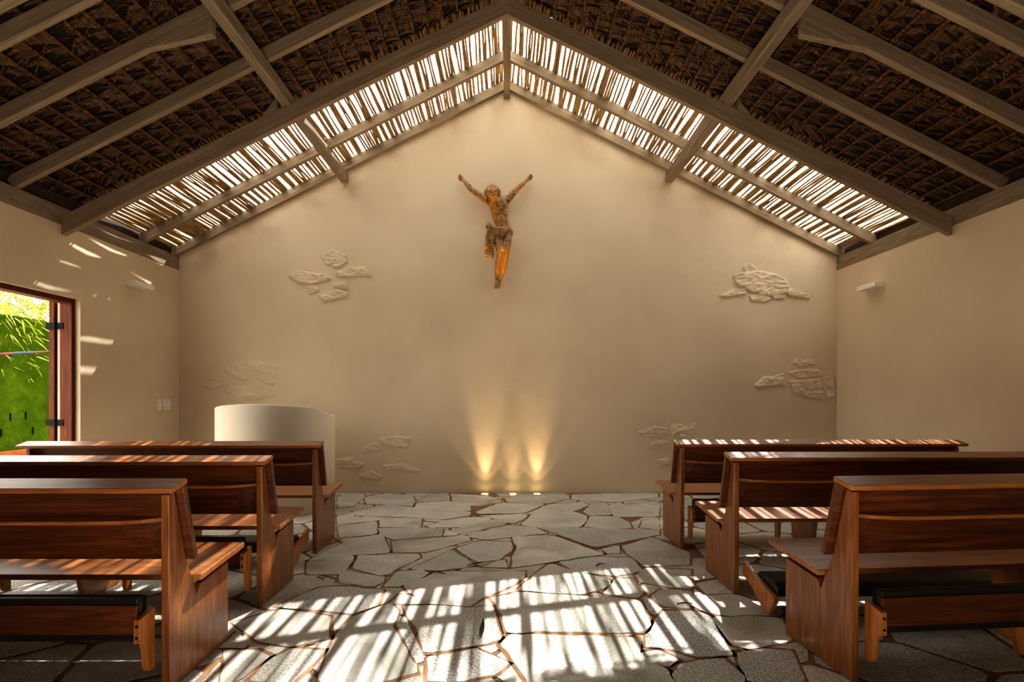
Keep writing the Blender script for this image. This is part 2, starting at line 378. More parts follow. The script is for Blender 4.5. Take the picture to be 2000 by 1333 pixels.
# ------------------------------------------------------------------ roof timbers
def slope_bar(s, y0, y1, zb, h, x0, x1, sl=SL):
    """plank running down one slope, s=+1 right / -1 left, bottom at ridge zb, vertical depth h"""
    bm = B()
    pts = [(s*x0, zb-sl*x0), (s*x1, zb-sl*x1), (s*x1, zb-sl*x1+h), (s*x0, zb-sl*x0+h)]
    prism(bm, pts, 'y', y0, y1); return bm
side = {-1: 'left', 1: 'right'}
def plank(name, bm, m, s, y):
    return obj(name, bm, m, None, .003)
RA = .05
rows = [(6.355, 'on top of the back wall', 'gable'), (5.80, 'across the middle of the slatted skylight', 'mid'),
        (4.278, 'next to the long truss rafter', ''), (3.70, 'with an angled wedge beneath it', ''), (3.22, 'near the top corner of the view', '')]
for s in (-1, 1):
    for y, where, k in rows:
        bm = slope_bar(s, y, y+RA, ZR, .118, .002, 4.20)
        r = tag(obj('roof_rafter', bm, RAFTERS[s], None, .002), f'grey wooden rafter on the {side[s]} roof slope, {where}', 'rafter', 'roof rafters')
        if y == 3.70:    # angled wedge against the purlin
            xa, xb = 2.13, 2.60
            bm = B(); prism(bm, [(s*xa, ZR-SL*xa-.001), (s*xa, ZR-SL*xa-.135), (s*xb, ZR-SL*xb-.001)], 'y', y, y+RA)
            obj('wedge', bm, RAFTERS[s], r, .002)
    for y, where in ((4.72, 'along the near edge of the skylight'), (2.80, 'in the extreme top corner of the view')):
        bm = slope_bar(s, y, y+.055, 4.735, .17, .001, 4.108, .496)
        r = tag(obj('truss_rafter', bm, RAFTERS[s], None, .003), f'deep grey truss rafter, {side[s]} slope, {where}', 'rafter', 'truss rafters')
        if y == 4.72:
            bm = B(); xa, xb = 2.13, 2.26; zt = lambda x: 4.735-.496*x+.17
            prism(bm, [(s*xa, zt(xa)+.001), (s*xb, zt(xb)+.001), (s*xa, zt(xa)+.12)], 'y', y, y+.05)
            obj('wedge', bm, RAFTERS[s], r, .002)
    xm = 2.03
    bm = B(); bx(bm, s*xm-.045, s*xm+.045, -2.9, YB-.002, 3.885, 3.995)
    tag(obj('purlin', bm, PURLIN, None, .003), f'long grey purlin running from front to back under the {side[s]} roof slope', 'purlin', 'purlins')
    xw = XR if s > 0 else XL
    bm = B(); bx(bm, xw-.004 if s > 0 else xw-.056, xw+.056 if s > 0 else xw+.004, -3, YB, 2.79, 2.955)
    tag(obj('wall_plate', bm, PURLIN, None, .003), f'grey timber plate lying along the top of the {side[s]} wall', 'beam', 'wall plates')
bm = B(); bx(bm, -.04, .04, -2.9, YB-.002, 4.93, 5.03)
tag(obj('ridge_beam', bm, PURLIN, None, .003), 'grey ridge beam running to the peak of the back wall', 'beam')

# ------------------------------------------------------------------ slatted skylight: loose sticks
def stick_mesh(seed):
    r = random.Random(seed); bm = B(); n = 12; L = 1.47; pts = []; rad = []
    a1, a2, p1, p2 = r.uniform(-.016,.016), r.uniform(-.007,.007), r.uniform(0,6), r.uniform(0,6)
    r0 = r.uniform(.0100, .0148)
    for i in range(n+1):
        t = i/n
        pts.append((a1*math.sin(t*3.5+p1)+a2*math.sin(t*9+p2), (t-.5)*L, .006*math.sin(t*5+p2)))
        rad.append(r0*(.88+.42*t)*(1+.07*math.sin(t*21+p1)))
    tube(bm, pts, rad, 7)
    for f in bm.faces: f.smooth = len(f.verts) == 4
    bmesh.ops.recalc_face_normals(bm, faces=bm.faces)
    me = bpy.data.meshes.new('pole'); bm.to_mesh(me); bm.free(); me.materials.append(STICKM); return me
SM = [stick_mesh(i) for i in range(14)]
rs = random.Random(11)
run = [0]
def next_gap():      # sticks sit in twos and threes with open gaps between
    if run[0] <= 0: run[0] = rs.choice((0,1,1,2,3)); return rs.uniform(.037,.050)
    run[0] -= 1; return rs.uniform(.016,.025)
for s in (-1, 1):
    x = .05
    while x < 4.22:
        o = bpy.data.objects.new('pole', rs.choice(SM)); COL.objects.link(o)
        z = ZR+.118+.017-SL*x
        o.location = (s*x, 5.705+rs.uniform(-.02,.02), z); o.rotation_euler = (rs.uniform(-.004,.004), rs.choice((0, math.pi)) if False else 0, rs.gauss(0, .014))
        tag(o, f'thin crooked pole in the slatted skylight strip, {side[s]} slope', 'pole', f'poles of the skylight, {side[s]} slope')
        x += rs.choice((.016,.019,.022,.025,.030)) if s < 0 and x > 3.1 else next_gap()

# ------------------------------------------------------------------ thatch
THATCH = noise_mat('dry_palm_leaf', [(.3, srgb(38,24,12)), (.5, srgb(78,52,29)), (.72, srgb(146,110,68))], (40,3,3), 3, 4, .6, 0, None, True, 0, .35)
WRAP = noise_mat('folded_palm_leaf', [(.3, srgb(60,36,17)), (.55, srgb(108,70,37)), (.8, srgb(176,126,74))], (3,40,3), 3, 4, .55, 0, None, True, 0, .35)
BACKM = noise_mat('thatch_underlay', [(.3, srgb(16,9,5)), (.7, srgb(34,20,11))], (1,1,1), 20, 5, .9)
TY1 = 5.165
bm = B()
for s in (-1, 1):
    zt = lambda x: ZR+.175-SL*x
    prism(bm, [(s*-.0,zt(0)), (s*5.2,zt(5.2)), (s*5.2,zt(5.2)+.12), (0,zt(0)+.12)], 'y', -3.0, TY1-.06)  # unseen overhang past the walls, lengthened to keep sky light off the doorway
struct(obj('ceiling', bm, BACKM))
def row_mesh(seed):
    """one row: leaf folded round a lath (along y), blades hanging down the slope (local +x is downslope, local -z is into the room)"""
    r = random.Random(seed); bm = B(); y0, y1 = 1.5, TY1
    y = y0
    while y < y1:                                         # folded leaves round the lath
        w = r.uniform(.010,.030); rr = r.uniform(.011,.017); tw = r.uniform(-.010,.010); n = 5; ring = []
        for k in range(n+1):
            a = -math.pi*.15+math.pi*1.3*k/n
            ring.append(((-math.cos(a)*rr, y+tw*k/n, -math.sin(a)*rr), (-math.cos(a)*rr*r.uniform(.85,1), y+w+tw*k/n, -math.sin(a)*rr*r.uniform(.8,1))))
        vs = [(bm.verts.new(a), bm.verts.new(b_)) for a, b_ in ring]
        for k in range(n):
            f = bm.faces.new((vs[k][0], vs[k][1], vs[k+1][1], vs[k+1][0])); f.material_index = 1
        y += w*r.uniform(.75,1.05)
    for _ in range(int((y1-y0)*95)):                      # blades
        y = r.uniform(y0, y1+.03); L = r.uniform(.13,.26); w = r.uniform(.006,.017); yaw = r.gauss(0,.28); tip = r.uniform(-.025,.02); n = 4
        bend = r.gauss(0,.25); tilt = r.gauss(0,.5); prev = None
        zoff = r.uniform(0,.018); cx, cy = .004, y
        if r.random() < .07: tip = r.uniform(-.09,-.03)
        for k in range(n+1):
            t = k/n; ang = yaw+bend*t
            px, py = cx, cy; 
            if k: cx += math.cos(ang)*L/n; cy += math.sin(ang)*L/n
            ww = w*(1-.75*t*t)
            z = zoff+.012*math.sin(t*3)+tip*t*t+.03*t
            a = bm.verts.new((cx+math.sin(ang)*ww, min(cy-math.cos(ang)*ww, TY1+.05), z-tilt*ww)); b_ = bm.verts.new((cx-math.sin(ang)*ww, min(cy+math.cos(ang)*ww, TY1+.05), z+tilt*ww))
            if prev: bm.faces.new((prev[0], a, b_, prev[1]))
            prev = (a, b_)
    me = bpy.data.meshes.new('thatch_row'); bm.to_mesh(me); bm.free(); me.materials.append(THATCH); me.materials.append(WRAP); return me
TM = [row_mesh(i+50) for i in range(5)]
th = math.atan(SL); rt = random.Random(5)
for s in (-1, 1):
    x = .06; i = 0
    while x < 4.25:
        o = bpy.data.objects.new('thatch_row', TM[rt.randrange(5)]); COL.objects.link(o)
        z = ZR+.118+.02-SL*x
        if s > 0: o.matrix_world = Matrix.Translation((x, 0, z)) @ Matrix.Rotation(th, 4, 'Y')
        else: o.matrix_world = Matrix.Translation((-x, 0, z)) @ Matrix.Rotation(-th, 4, 'Y') @ Matrix.Scale(-1, 4, (1,0,0))
        o.location.y += rt.uniform(-.025,.02)
        tag(o, f'row of brown dried palm leaf thatch folded over a lath, {side[s]} slope', 'thatch', f'rows of palm thatch, {side[s]} slope')
        x += rt.uniform(.125,.15)

# ------------------------------------------------------------------ pews
PL = 2.2; TH = .032
PANEL = [(0,0),(.44,0),(.44,.385),(.215,.362),(.185,.325),(.155,.40),(.145,.42),(.108,.508),(.03,.806),(-.005,.80)]
def seatz(v): return .393+(v-.16)*.103
def make_pew(fold):
    root = empty('pew', (0,0,0)); h = PL/2
    for s in (-1, 1):
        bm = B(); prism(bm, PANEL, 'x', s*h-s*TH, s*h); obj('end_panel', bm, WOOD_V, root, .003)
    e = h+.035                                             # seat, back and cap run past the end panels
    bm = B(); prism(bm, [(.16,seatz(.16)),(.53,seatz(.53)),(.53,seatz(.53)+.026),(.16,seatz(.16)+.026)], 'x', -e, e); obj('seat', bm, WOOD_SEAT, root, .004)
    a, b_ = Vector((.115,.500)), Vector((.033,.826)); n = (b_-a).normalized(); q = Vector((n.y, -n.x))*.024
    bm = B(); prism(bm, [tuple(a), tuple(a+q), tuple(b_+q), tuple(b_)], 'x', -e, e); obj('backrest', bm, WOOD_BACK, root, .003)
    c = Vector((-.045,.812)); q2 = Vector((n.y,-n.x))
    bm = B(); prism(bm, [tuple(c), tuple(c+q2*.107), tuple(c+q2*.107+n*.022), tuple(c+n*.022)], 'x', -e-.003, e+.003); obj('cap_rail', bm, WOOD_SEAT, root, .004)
    # bowed lower back board and an added paler strip for its lit top edge
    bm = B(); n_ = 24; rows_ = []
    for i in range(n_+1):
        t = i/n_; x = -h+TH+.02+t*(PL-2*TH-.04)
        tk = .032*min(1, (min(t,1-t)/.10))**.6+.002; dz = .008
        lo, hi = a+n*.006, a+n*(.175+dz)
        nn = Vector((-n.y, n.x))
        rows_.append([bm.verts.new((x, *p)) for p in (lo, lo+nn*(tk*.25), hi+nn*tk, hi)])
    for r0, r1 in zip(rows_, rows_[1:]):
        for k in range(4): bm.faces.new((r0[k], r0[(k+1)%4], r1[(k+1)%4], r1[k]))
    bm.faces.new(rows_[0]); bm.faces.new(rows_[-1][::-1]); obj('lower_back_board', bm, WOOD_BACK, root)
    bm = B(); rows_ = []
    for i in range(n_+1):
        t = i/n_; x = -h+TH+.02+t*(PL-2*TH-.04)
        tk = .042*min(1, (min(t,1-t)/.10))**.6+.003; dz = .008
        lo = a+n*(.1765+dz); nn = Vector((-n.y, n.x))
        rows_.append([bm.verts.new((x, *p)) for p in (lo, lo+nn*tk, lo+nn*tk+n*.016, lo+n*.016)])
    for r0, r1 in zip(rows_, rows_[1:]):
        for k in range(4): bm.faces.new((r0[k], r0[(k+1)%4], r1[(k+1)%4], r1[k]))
    bm.faces.new(rows_[0]); bm.faces.new(rows_[-1][::-1]); obj('lit_edge_strip', bm, WOOD_SEAT, root)
    bm = B(); prism(bm, [(.10,0),(.36,0),(.41,.385+.03),(.16,.362),(.03,.362),(.04,.25),(.07,.08)], 'x', -.016, .016)
    for v in bm.verts:
        if v.co.z > .35: v.co.z = seatz(max(.16, v.co.y))-.001
    obj('centre_support', bm, WOOD_PALE, root, .002)
    # kneeler
    bxs = (-1.03, -.345, .345, 1.03)
    kn = empty('kneeler', (0,0,0)); kn.parent = root
    if fold:
        box('kneeler_board', (-1.01, 1.01, -.062, -.040, .255, .372), WOOD_BACK, kn)
        bm = B(); prism(bm, [(-.0385,.235),(-.0385,.395),(-.03,.405),(-.006,.395),(-.004,.25),(-.02,.228)], 'x', -1.012, 1.012); 
        bx(bm, -1.012, 1.012, -.058, -.0385, .373, .398); bx(bm, -1.012, 1.012, -.058, -.0385, .226, .254)
        obj('kneeler_cushion', bm, BLACKPAD, kn, .005)
        for x in bxs:
            bm = B(); prism(bm, [(-.001,.345),(-.088,.325),(-.09,.232),(-.062,.222),(-.05,.19),(-.046,.125),(-.034,.098),(-.001,.095)], 'x', x-.012, x+.012)
            br = obj('kneeler_bracket', bm, WOOD_PALE, kn, .002)
            bm = B()
            for z in (.30,.255): tube(bm, [(x,-.0912,z),(x,-.086,z)], .006)
            obj('bolt', bm, IRON, kn)
    else:
        bm = B(); prism(bm, [(-.33,.105),(-.10,.105),(-.095,.15),(-.12,.178),(-.30,.178),(-.335,.15)], 'x', -1.012, 1.012); obj('kneeler_cushion', bm, BLACKPAD, kn, .012)
        for x in (-.345,.345): box('kneeler_leg', (x-.014, x+.014, -.24, -.20, .0, .105), IRON, kn)
        for x in (-1.03, 1.03):
            bm = B(); prism(bm, [(-.001,.20),(-.001,.11),(-.05,.10),(-.09,.085),(-.24,.0),(-.30,.0),(-.36,.10),(-.345,.115),(-.09,.165)], 'x', x-.013, x+.013)
            obj('kneeler_bracket', bm, WOOD_PALE, kn, .002)
    return root
P_up, P_dn = make_pew(True), make_pew(False)
pews = [(-1.377-PL/2, 2.09, 0, P_up, 'reddish brown wooden pew on the left side nearest the camera, kneeler folded up'),
        (-1.405-PL/2, 2.94, .3, None, 'reddish brown wooden pew, middle one on the left side of the aisle'),
        (-1.455-PL/2, 3.915, .6, P_dn, 'reddish brown wooden pew on the left in front of the white curved pulpit'),
        (1.45+PL/2, 2.155, 5.0, None, 'reddish brown wooden pew on the right side nearest the camera, set slightly askew'),
        (1.385+PL/2, 3.125, .6, 'd', 'reddish brown wooden pew, middle one on the right, sun stripes on its seat'),
        (1.365+PL/2, 4.03, .3, None, 'reddish brown wooden pew on the right nearest the back wall, sun stripes on its cap')]
for cx, y, rz, src, lab in pews:
    r = src if src in (P_up, P_dn) else copy_tree(P_dn if src == 'd' else P_up)
    ang = R(rz)
    # keep the aisle-side rear corner where it stands
    ex = PL/2 if cx < 0 else -PL/2
    ax = cx+ex
    r.location = (ax-ex*math.cos(ang), y-ex*math.sin(ang), .001); r.rotation_euler.z = ang
    tag(r, lab, 'pew', 'wooden pews')

# ------------------------------------------------------------------ curved white pulpit wall
pc = Vector((-2.50, 5.60)); PR = .605; nA = 48; bm = B(); ri, ro = [], []
def ptop(a): 
    u = math.cos(a)
    return 1.13-.05*u*u-.08*max(0, (u-.8)/.2)**2
rows_ = []
for i in range(nA+1):
    a = math.pi-.10+ (math.pi+.20)*i/nA
    c, s_ = math.cos(a), math.sin(a); z = ptop(a)
    pts = [(PR*c, PR*s_, 0), (PR*c, PR*s_, z-.012), ((PR-.012)*c, (PR-.012)*s_, z), ((PR-.05)*c, (PR-.05)*s_, z), ((PR-.062)*c, (PR-.062)*s_, z-.012), ((PR-.062)*c, (PR-.062)*s_, 0)]
    rows_.append([bm.verts.new(p) for p in pts])
for r0, r1 in zip(rows_, rows_[1:]):
    for k in range(6): bm.faces.new((r0[k], r0[(k+1)%6], r1[(k+1)%6], r1[k]))
bm.faces.new(rows_[0]); bm.faces.new(rows_[-1][::-1])
o = obj('curved_pulpit', bm, PLASTER_P, None, 0, True); o.location = (pc.x, pc.y, .001)
tag(o, 'white plastered curved half-height pulpit wall in front of the back wall', 'pulpit')

# ------------------------------------------------------------------ wall lamps, switches
def wall_lamp(s, y, z, lab):
    xw = XR if s > 0 else XL
    r = empty('wall_lamp', (xw, y, z))
    bm = B(); bx(bm, min(0,-s*.11), max(0,-s*.11), 0, .29, -.027, .027); obj('lamp_housing', bm, WHITEPLASTIC, r, .003)
    bm = B(); bx(bm, min(-s*.02,-s*.09), max(-s*.02,-s*.09), .02, .27, .0275, .033); obj('lamp_diffuser', bm, WHITEPLASTIC, r, .001)
    tag(r, lab, 'wall lamp', 'white wall lamps')
wall_lamp(-1, 5.515, 2.435, 'white flat box wall lamp on the left wall')
wall_lamp(1, 5.60, 2.44, 'white flat box wall lamp on the right wall')
def switch(y0, y1, lab, inner):
    r = empty('switch_plate', (XL, (y0+y1)/2, 1.11)); w = (y1-y0)/2
    bm = B(); bx(bm, 0, .010, -w, w, -.062, .062); obj('plate', bm, WHITEPLASTIC, r, .002)
    for k, (a, b_, c, d) in enumerate(inner):
        bm = B(); bx(bm, .0102, .014, a, b_, c, d); k_ = obj('rocker', bm, WHITEPLASTIC, r, .001)
        bm = B(); bx(bm, .0098, .0108, a-.003, b_+.003, c-.003, d+.003); obj('rocker_seam', bm, GREYLINE, r)
    tag(r, lab, 'switch')
switch(6.005, 6.075, 'narrow white switch plate on the left wall, farther from the corner', [(-.012,.012,-.03,.03)])
switch(6.107, 6.236, 'wide white switch plate on the left wall, nearer the corner', [(-.045,-.004,-.035,.035),(.004,.045,-.035,.035)])

# ------------------------------------------------------------------ recessed floor uplights
GLASS, nt, b = mat('lit_lens'); b.inputs['Base Color'].default_value = (1,.85,.5,1)
b.inputs['Emission Color'].default_value = (1,.78,.36,1); b.inputs['Emission Strength'].default_value = 9
def collimate(L):    # reflector lamp: the beam fades slower than a bare bulb
    L.use_nodes = True; nt = L.node_tree; em = nt.nodes['Emission']
    fo = N(nt, 'ShaderNodeLightFalloff'); fo.inputs['Strength'].default_value = 1.0
    nt.links.new(fo.outputs['Linear'], em.inputs['Strength'])
for k, (px, nm) in enumerate(((947,'left'),(1002,'middle'),(1049,'right'))):
    y = 6.312; x = (px-CX)*y/F
    r = empty('floor_uplight', (x, y, .001))
    bm = B(); n = 24
    ra = [bm.verts.new((.062*math.cos(2*math.pi*i/n), .062*math.sin(2*math.pi*i/n), 0)) for i in range(n)]
    rb = [bm.verts.new((.058*math.cos(2*math.pi*i/n), .058*math.sin(2*math.pi*i/n), .006)) for i in range(n)]
    rc = [bm.verts.new((.046*math.cos(2*math.pi*i/n), .046*math.sin(2*math.pi*i/n), .006)) for i in range(n)]
    rd = [bm.verts.new((.044*math.cos(2*math.pi*i/n), .044*math.sin(2*math.pi*i/n), .001)) for i in range(n)]
    for A_, B_ in ((ra,rb),(rb,rc),(rc,rd)):
        for i in range(n): bm.faces.new((A_[i], A_[(i+1)%n], B_[(i+1)%n], B_[i]))
    obj('lamp_ring', bm, noise_mat('brushed_metal', [(.3, srgb(120,112,98)), (.7, srgb(150,140,124))], (1,1,1), 40, 3, .4), r)
    bm = B(); bmesh.ops.create_uvsphere(bm, u_segments=20, v_segments=8, radius=.0445)
    for v in bm.verts: v.co.z = max(0, v.co.z)*.22+.001
    obj('lamp_lens', bm, GLASS, r, 0, True)
    tag(r, f'{nm} one of three small lit floor lamps at the foot of the back wall', 'floor lamp', 'recessed floor lamps')
    for nm_, en, size, blend, tilt in (('uplight_spill', (9, 6, 8)[k], 80, .35, 2), ('uplight_beam', (62, 20, 52)[k], 36, 1.0, 11)):
        L = bpy.data.lights.new(nm_, 'SPOT'); L.energy = en; L.color = (1,.70,.40); L.spot_size = R(size); L.spot_blend = blend; L.shadow_soft_size = .02; collimate(L)
        lo = bpy.data.objects.new(nm_, L); COL.objects.link(lo); lo.location = (0, 0, .030); lo.parent = r
        lo.rotation_euler = (R(180-tilt), 0, 0)

# ------------------------------------------------------------------ carved figure on the wall
def S(zx, zy, off=.10):
    off -= .035
    p = at(800+zx/4.9375, 320+zy/4.9375, YB); return Vector((p.x, YB-off, p.z))
def blob_chain(bm, pts, step=.012):
    """pts: (Vector, rx, ry) ; fill with ellipsoids, x/z radius rx, depth radius ry"""
    for (a, ra, da), (b_, rb, db) in zip(pts, pts[1:]):
        n = max(1, int((b_-a).length/step))
        for k in range(n+1):
            t = k/n; p = a.lerp(b_, t); r_ = ra+(rb-ra)*t; d_ = da+(db-da)*t
            bmesh.ops.create_icosphere(bm, subdivisions=2, radius=1, matrix=Matrix.Translation(p) @ Matrix.Diagonal((r_, d_, r_, 1)))
def remesh(bm, name, vox, it):
    me = bpy.data.meshes.new(name); bm.to_mesh(me); bm.free()
    o = bpy.data.objects.new('tmp', me); COL.objects.link(o)
    m1 = o.modifiers.new('r', 'REMESH'); m1.mode = 'VOXEL'; m1.voxel_size = vox
    m2 = o.modifiers.new('s', 'SMOOTH'); m2.factor = .5; m2.iterations = it
    dg = bpy.context.evaluated_depsgraph_get(); out = bpy.data.meshes.new_from_object(o.evaluated_get(dg))
    bpy.data.objects.remove(o); out.name = name
    for p in out.polygons: p.use_smooth = True
    return out
bm = B()
# torso: neck, chest, ribs, waist, hips
blob_chain(bm, [(S(862,352,.12),.030,.030),(S(868,375,.115),.050,.045),(S(862,420,.12),.118,.075),(S(868,480,.12),.112,.078),(S(880,550,.115),.092,.066),(S(893,610,.11),.076,.058),(S(892,660,.11),.083,.062),(S(890,712,.115),.098,.070)], .014)
for zx, zy, r_ in ((812,440,.055),(905,440,.055)): blob_chain(bm, [(S(zx,zy,.165),r_,.028),(S(zx,zy+12,.165),r_*.9,.026)], .01)      # pectorals
for k in range(4):                                                                                                     # ribs
    for sx in (-1,1): blob_chain(bm, [(S(872+sx*18,505+k*22,.182-k*.006),.007,.010),(S(872+sx*70,490+k*24,.155-k*.006),.008,.012)], .008)
blob_chain(bm, [(S(884,560,.175),.030,.012),(S(890,640,.165),.034,.012)], .01)                                          # belly
# arms
blob_chain(bm, [(S(790,405,.115),.050,.045),(S(742,372,.115),0.0475,0.0452),(S(672,325,.11),0.0407,0.0384),(S(606,278,.105),0.0328,0.0316),(S(585,255,.10),0.0339,0.0316),(S(545,205,.09),0.0249,0.0237),(S(524,180,.085),0.0215,0.0203)])
blob_chain(bm, [(S(920,398,.115),.050,.045),(S(950,362,.115),0.0475,0.0452),(S(998,312,.11),0.0396,0.0384),(S(1045,262,.105),0.0328,0.0316),(S(1066,240,.10),0.0328,0.0305),(S(1112,195,.09),0.0237,0.0226),(S(1132,176,.085),0.0203,0.0192)])
# hands: palm, four bent fingers, thumb
def hand(w, d, s):
    d = d.normalized(); per = Vector((-d.z, 0, d.x)); fwd = Vector((0,-1,0))
    blob_chain(bm, [(w, .019,.016),(w+d*.028,.026,.016),(w+d*.048,.026,.015)], .006)
    for k, ln in enumerate((.024,.029,.028,.021)):
        b0 = w+d*.05+per*((k-1.5)*.0135); b1 = b0+d*ln*.8+fwd*.010; b2 = b1+d*ln*.1+fwd*.020; b3 = b2-d*ln*.45+fwd*.006
        blob_chain(bm, [(b0,.0085,.0085),(b1,.0078,.0078),(b2,.007,.007),(b3,.006,.006)], .004)
    t0 = w+d*.018+per*(s*.022); t1 = t0+d*.018+per*(s*.012)+fwd*.012; t2 = t1+d*.016-per*(s*.004)+fwd*.012
    blob_chain(bm, [(t0,.010,.010),(t1,.0085,.0085),(t2,.007,.007)], .004)
hand(S(524,180,.085), Vector((-.62,0,.62)), 1)
hand(S(1132,176,.085), Vector((.66,0,.6)), -1)
# head: leaning to the left and forward
hd = S(800,318,.165)
bmesh.ops.create_icosphere(bm, subdivisions=3, radius=1, matrix=Matrix.Translation(hd) @ Matrix.Rotation(R(14),4,'Y') @ Matrix.Diagonal((.076,.088,.088,1)))
blob_chain(bm, [(S(805,352,.20),.056,.05),(S(815,385,.215),.038,.036)], .01)                                            # jaw
blob_chain(bm, [(S(858,362,.12),.045,.045),(S(830,345,.14),.045,.045)], .01)                                            # neck
blob_chain(bm, [(S(803,322,.252),.007,.010),(S(808,348,.272),.012,.014)], .004)                                         # nose
for sx in (-26,22):
    blob_chain(bm, [(S(803+sx-14,322,.238),.007,.010),(S(803+sx+14,320,.243),.007,.010)], .004)                        # brow
    blob_chain(bm, [(S(803+sx-6,350,.240),.014,.012),(S(803+sx+6,352,.240),.013,.012)], .004)                          # cheek
for zx, zy in ((742,335),(858,328)): blob_chain(bm, [(S(zx,zy-10,.165),.010,.016),(S(zx,zy+10,.165),.009,.013)], .005)   # ears
blob_chain(bm, [(S(800,368,.252),.014,.008),(S(820,368,.252),.013,.008)], .004)                                         # mouth
# legs
blob_chain(bm, [(S(845,715,.115),.070,.066),(S(858,780,.135),.062,.060),(S(872,850,.165),.050,.050),(S(882,893,.185),.045,.044),(S(872,925,.175),.042,.042),(S(858,985,.145),.046,.046),(S(850,1060,.115),.036,.036),(S(846,1125,.095),.026,.028),(S(845,1160,.092),.027,.030)])
blob_chain(bm, [(S(940,715,.115),.068,.064),(S(938,780,.135),.058,.058),(S(932,850,.160),.048,.048),(S(930,893,.178),.043,.043),(S(926,925,.168),.041,.041),(S(915,985,.135),.045,.045),(S(895,1060,.105),.035,.035),(S(876,1120,.085),.026,.026),(S(864,1150,.08),.026,.026)])
# feet, one over the other, toes down
blob_chain(bm, [(S(845,1160,.100),.028,.030),(S(843,1190,.115),.031,.022),(S(842,1208,.118),.030,.016)], .006)
blob_chain(bm, [(S(864,1150,.075),.026,.026),(S(858,1185,.08),.028,.020),(S(852,1204,.085),.028,.016)], .006)
for k in range(5): blob_chain(bm, [(S(842+(k-2)*10,1208,.120),.009,.009),(S(842+(k-2)*10,1222-abs(k-1),.122),.008,.008)], .005)
body = remesh(bm, 'body', .0065, 4)
def zone(v, c, r): return max(0, 1-(v-c).length/r)
GZ = [(a, b_, c*.72) for a, b_, c in [(S(815,392,.2),.09,1.5),(S(780,360,.2),.06,.8),(S(830,300,.22),.08,.6),(S(745,385,.12),.10,.8),(S(800,500,.15),.14,.7),(S(820,560,.15),.10,.5),(S(900,895,.2),.12,1.4),(S(900,985,.15),.17,1.2),(S(880,1080,.11),.13,.8),(S(845,1215,.1),.05,.8),(S(770,300,.2),.05,.5),(S(890,600,.17),.06,.5),(S(940,480,.16),.06,.6),(S(640,300,.1),.06,.4),(S(1040,275,.1),.10,.5),(S(950,560,.12),.10,.4)]]
def mark_gold(me, zones, base):  # gold colour strongest in soft round zones, broken up by noise
    ca = me.color_attributes.new('gold_mask', 'FLOAT_COLOR', 'POINT')
    for v in me.vertices:
        g = base
        for c, r_, w in zones: g += w*zone(v.co, c, r_)
        n = mnoise.noise(v.co*22)*.35+mnoise.noise(v.co*55)*.25
        g = max(0, min(1, g*1.1+n-.12)); ca.data[v.index].color = (g,g,g,1)
FIG, nt, b = mat('gold_patched_wood')
tc = N(nt, 'ShaderNodeTexCoord'); atn = N(nt, 'ShaderNodeAttribute'); atn.attribute_name = 'gold_mask'
nz = N(nt, 'ShaderNodeTexNoise'); nz.inputs['Scale'].default_value = 30; nz.inputs['Detail'].default_value = 8; nz.inputs['Distortion'].default_value = 1.2; nt.links.new(tc.outputs['Object'], nz.inputs['Vector'])
rw = ramp(nt, [(.32, srgb(70,45,20)), (.46, srgb(134,96,52)), (.68, srgb(182,142,90))]); nt.links.new(nz.outputs['Fac'], rw.inputs['Fac'])
mx = N(nt, 'ShaderNodeMix', data_type='RGBA'); nt.links.new(atn.outputs['Fac'], mx.inputs['Factor'])
nt.links.new(rw.outputs[0], mx.inputs['A']); mx.inputs['B'].default_value = srgb(234,156,38)
nt.links.new(mx.outputs['Result'], b.inputs['Base Color'])
mm = N(nt, 'ShaderNodeMath', operation='MULTIPLY'); nt.links.new(atn.outputs['Fac'], mm.inputs[0]); mm.inputs[1].default_value = .45; nt.links.new(mm.outputs[0], b.inputs['Metallic'])
b.inputs['Roughness'].default_value = .42
bp = N(nt, 'ShaderNodeBump'); bp.inputs['Strength'].default_value = .4; bp.inputs['Distance'].default_value = .008; nt.links.new(nz.outputs['Fac'], bp.inputs['Height']); nt.links.new(bp.outputs[0], b.inputs['Normal'])
mark_gold(body, GZ, 0)
fig = empty('carved_figure', (S(893,660).x, YB-.1, S(893,660).z)); tag(fig, 'brown carved wooden figure with gold patches, arms raised wide, hung on the back wall', 'statue')
inv = Matrix.Translation(-fig.location)
o = obj('body', body, FIG, fig); o.matrix_parent_inverse = inv
bm = B()   # hair and beard
bmesh.ops.create_icosphere(bm, subdivisions=3, radius=1, matrix=Matrix.Translation(hd+Vector((0,.012,.020))) @ Matrix.Diagonal((.082,.085,.080,1)))
for k in range(9):
    zx = 765+k*11; blob_chain(bm, [(S(zx,272,.185),.010,.016),(S(zx-4+k,300,.235-abs(k-4)*.008),.009,.010)], .006)
for zx, sx in ((742,-1),(862,1)): blob_chain(bm, [(S(zx,305,.15),.026,.035),(S(zx+sx*2,345,.14),.024,.032),(S(zx-sx*2+4,392,.16),.018,.022)], .008)
for k in range(5): blob_chain(bm, [(S(795+k*10,378,.240),.012,.012),(S(806+k*7,402+(2-abs(k-2))*8,.235),.009,.010)], .005)
hair = remesh(bm, 'hair', .0065, 2); mark_gold(hair, [(S(820,395,.23),.09,1.3),(S(840,310,.2),.06,.7)], 0)
o = obj('hair', hair, FIG, fig); o.matrix_parent_inverse = inv
bm = B()   # loincloth band, knot and hanging folds
blob_chain(bm, [(S(845,690,.118),.083,.078),(S(890,680,.118),.080,.080),(S(940,690,.118),.078,.074)], .012)
for k in range(4): blob_chain(bm, [(S(815+k*10,672+k*14,.19),.008,.012),(S(880,668+k*22,.20),.008,.012),(S(975-k*6,672+k*16,.17),.008,.012)], .008)
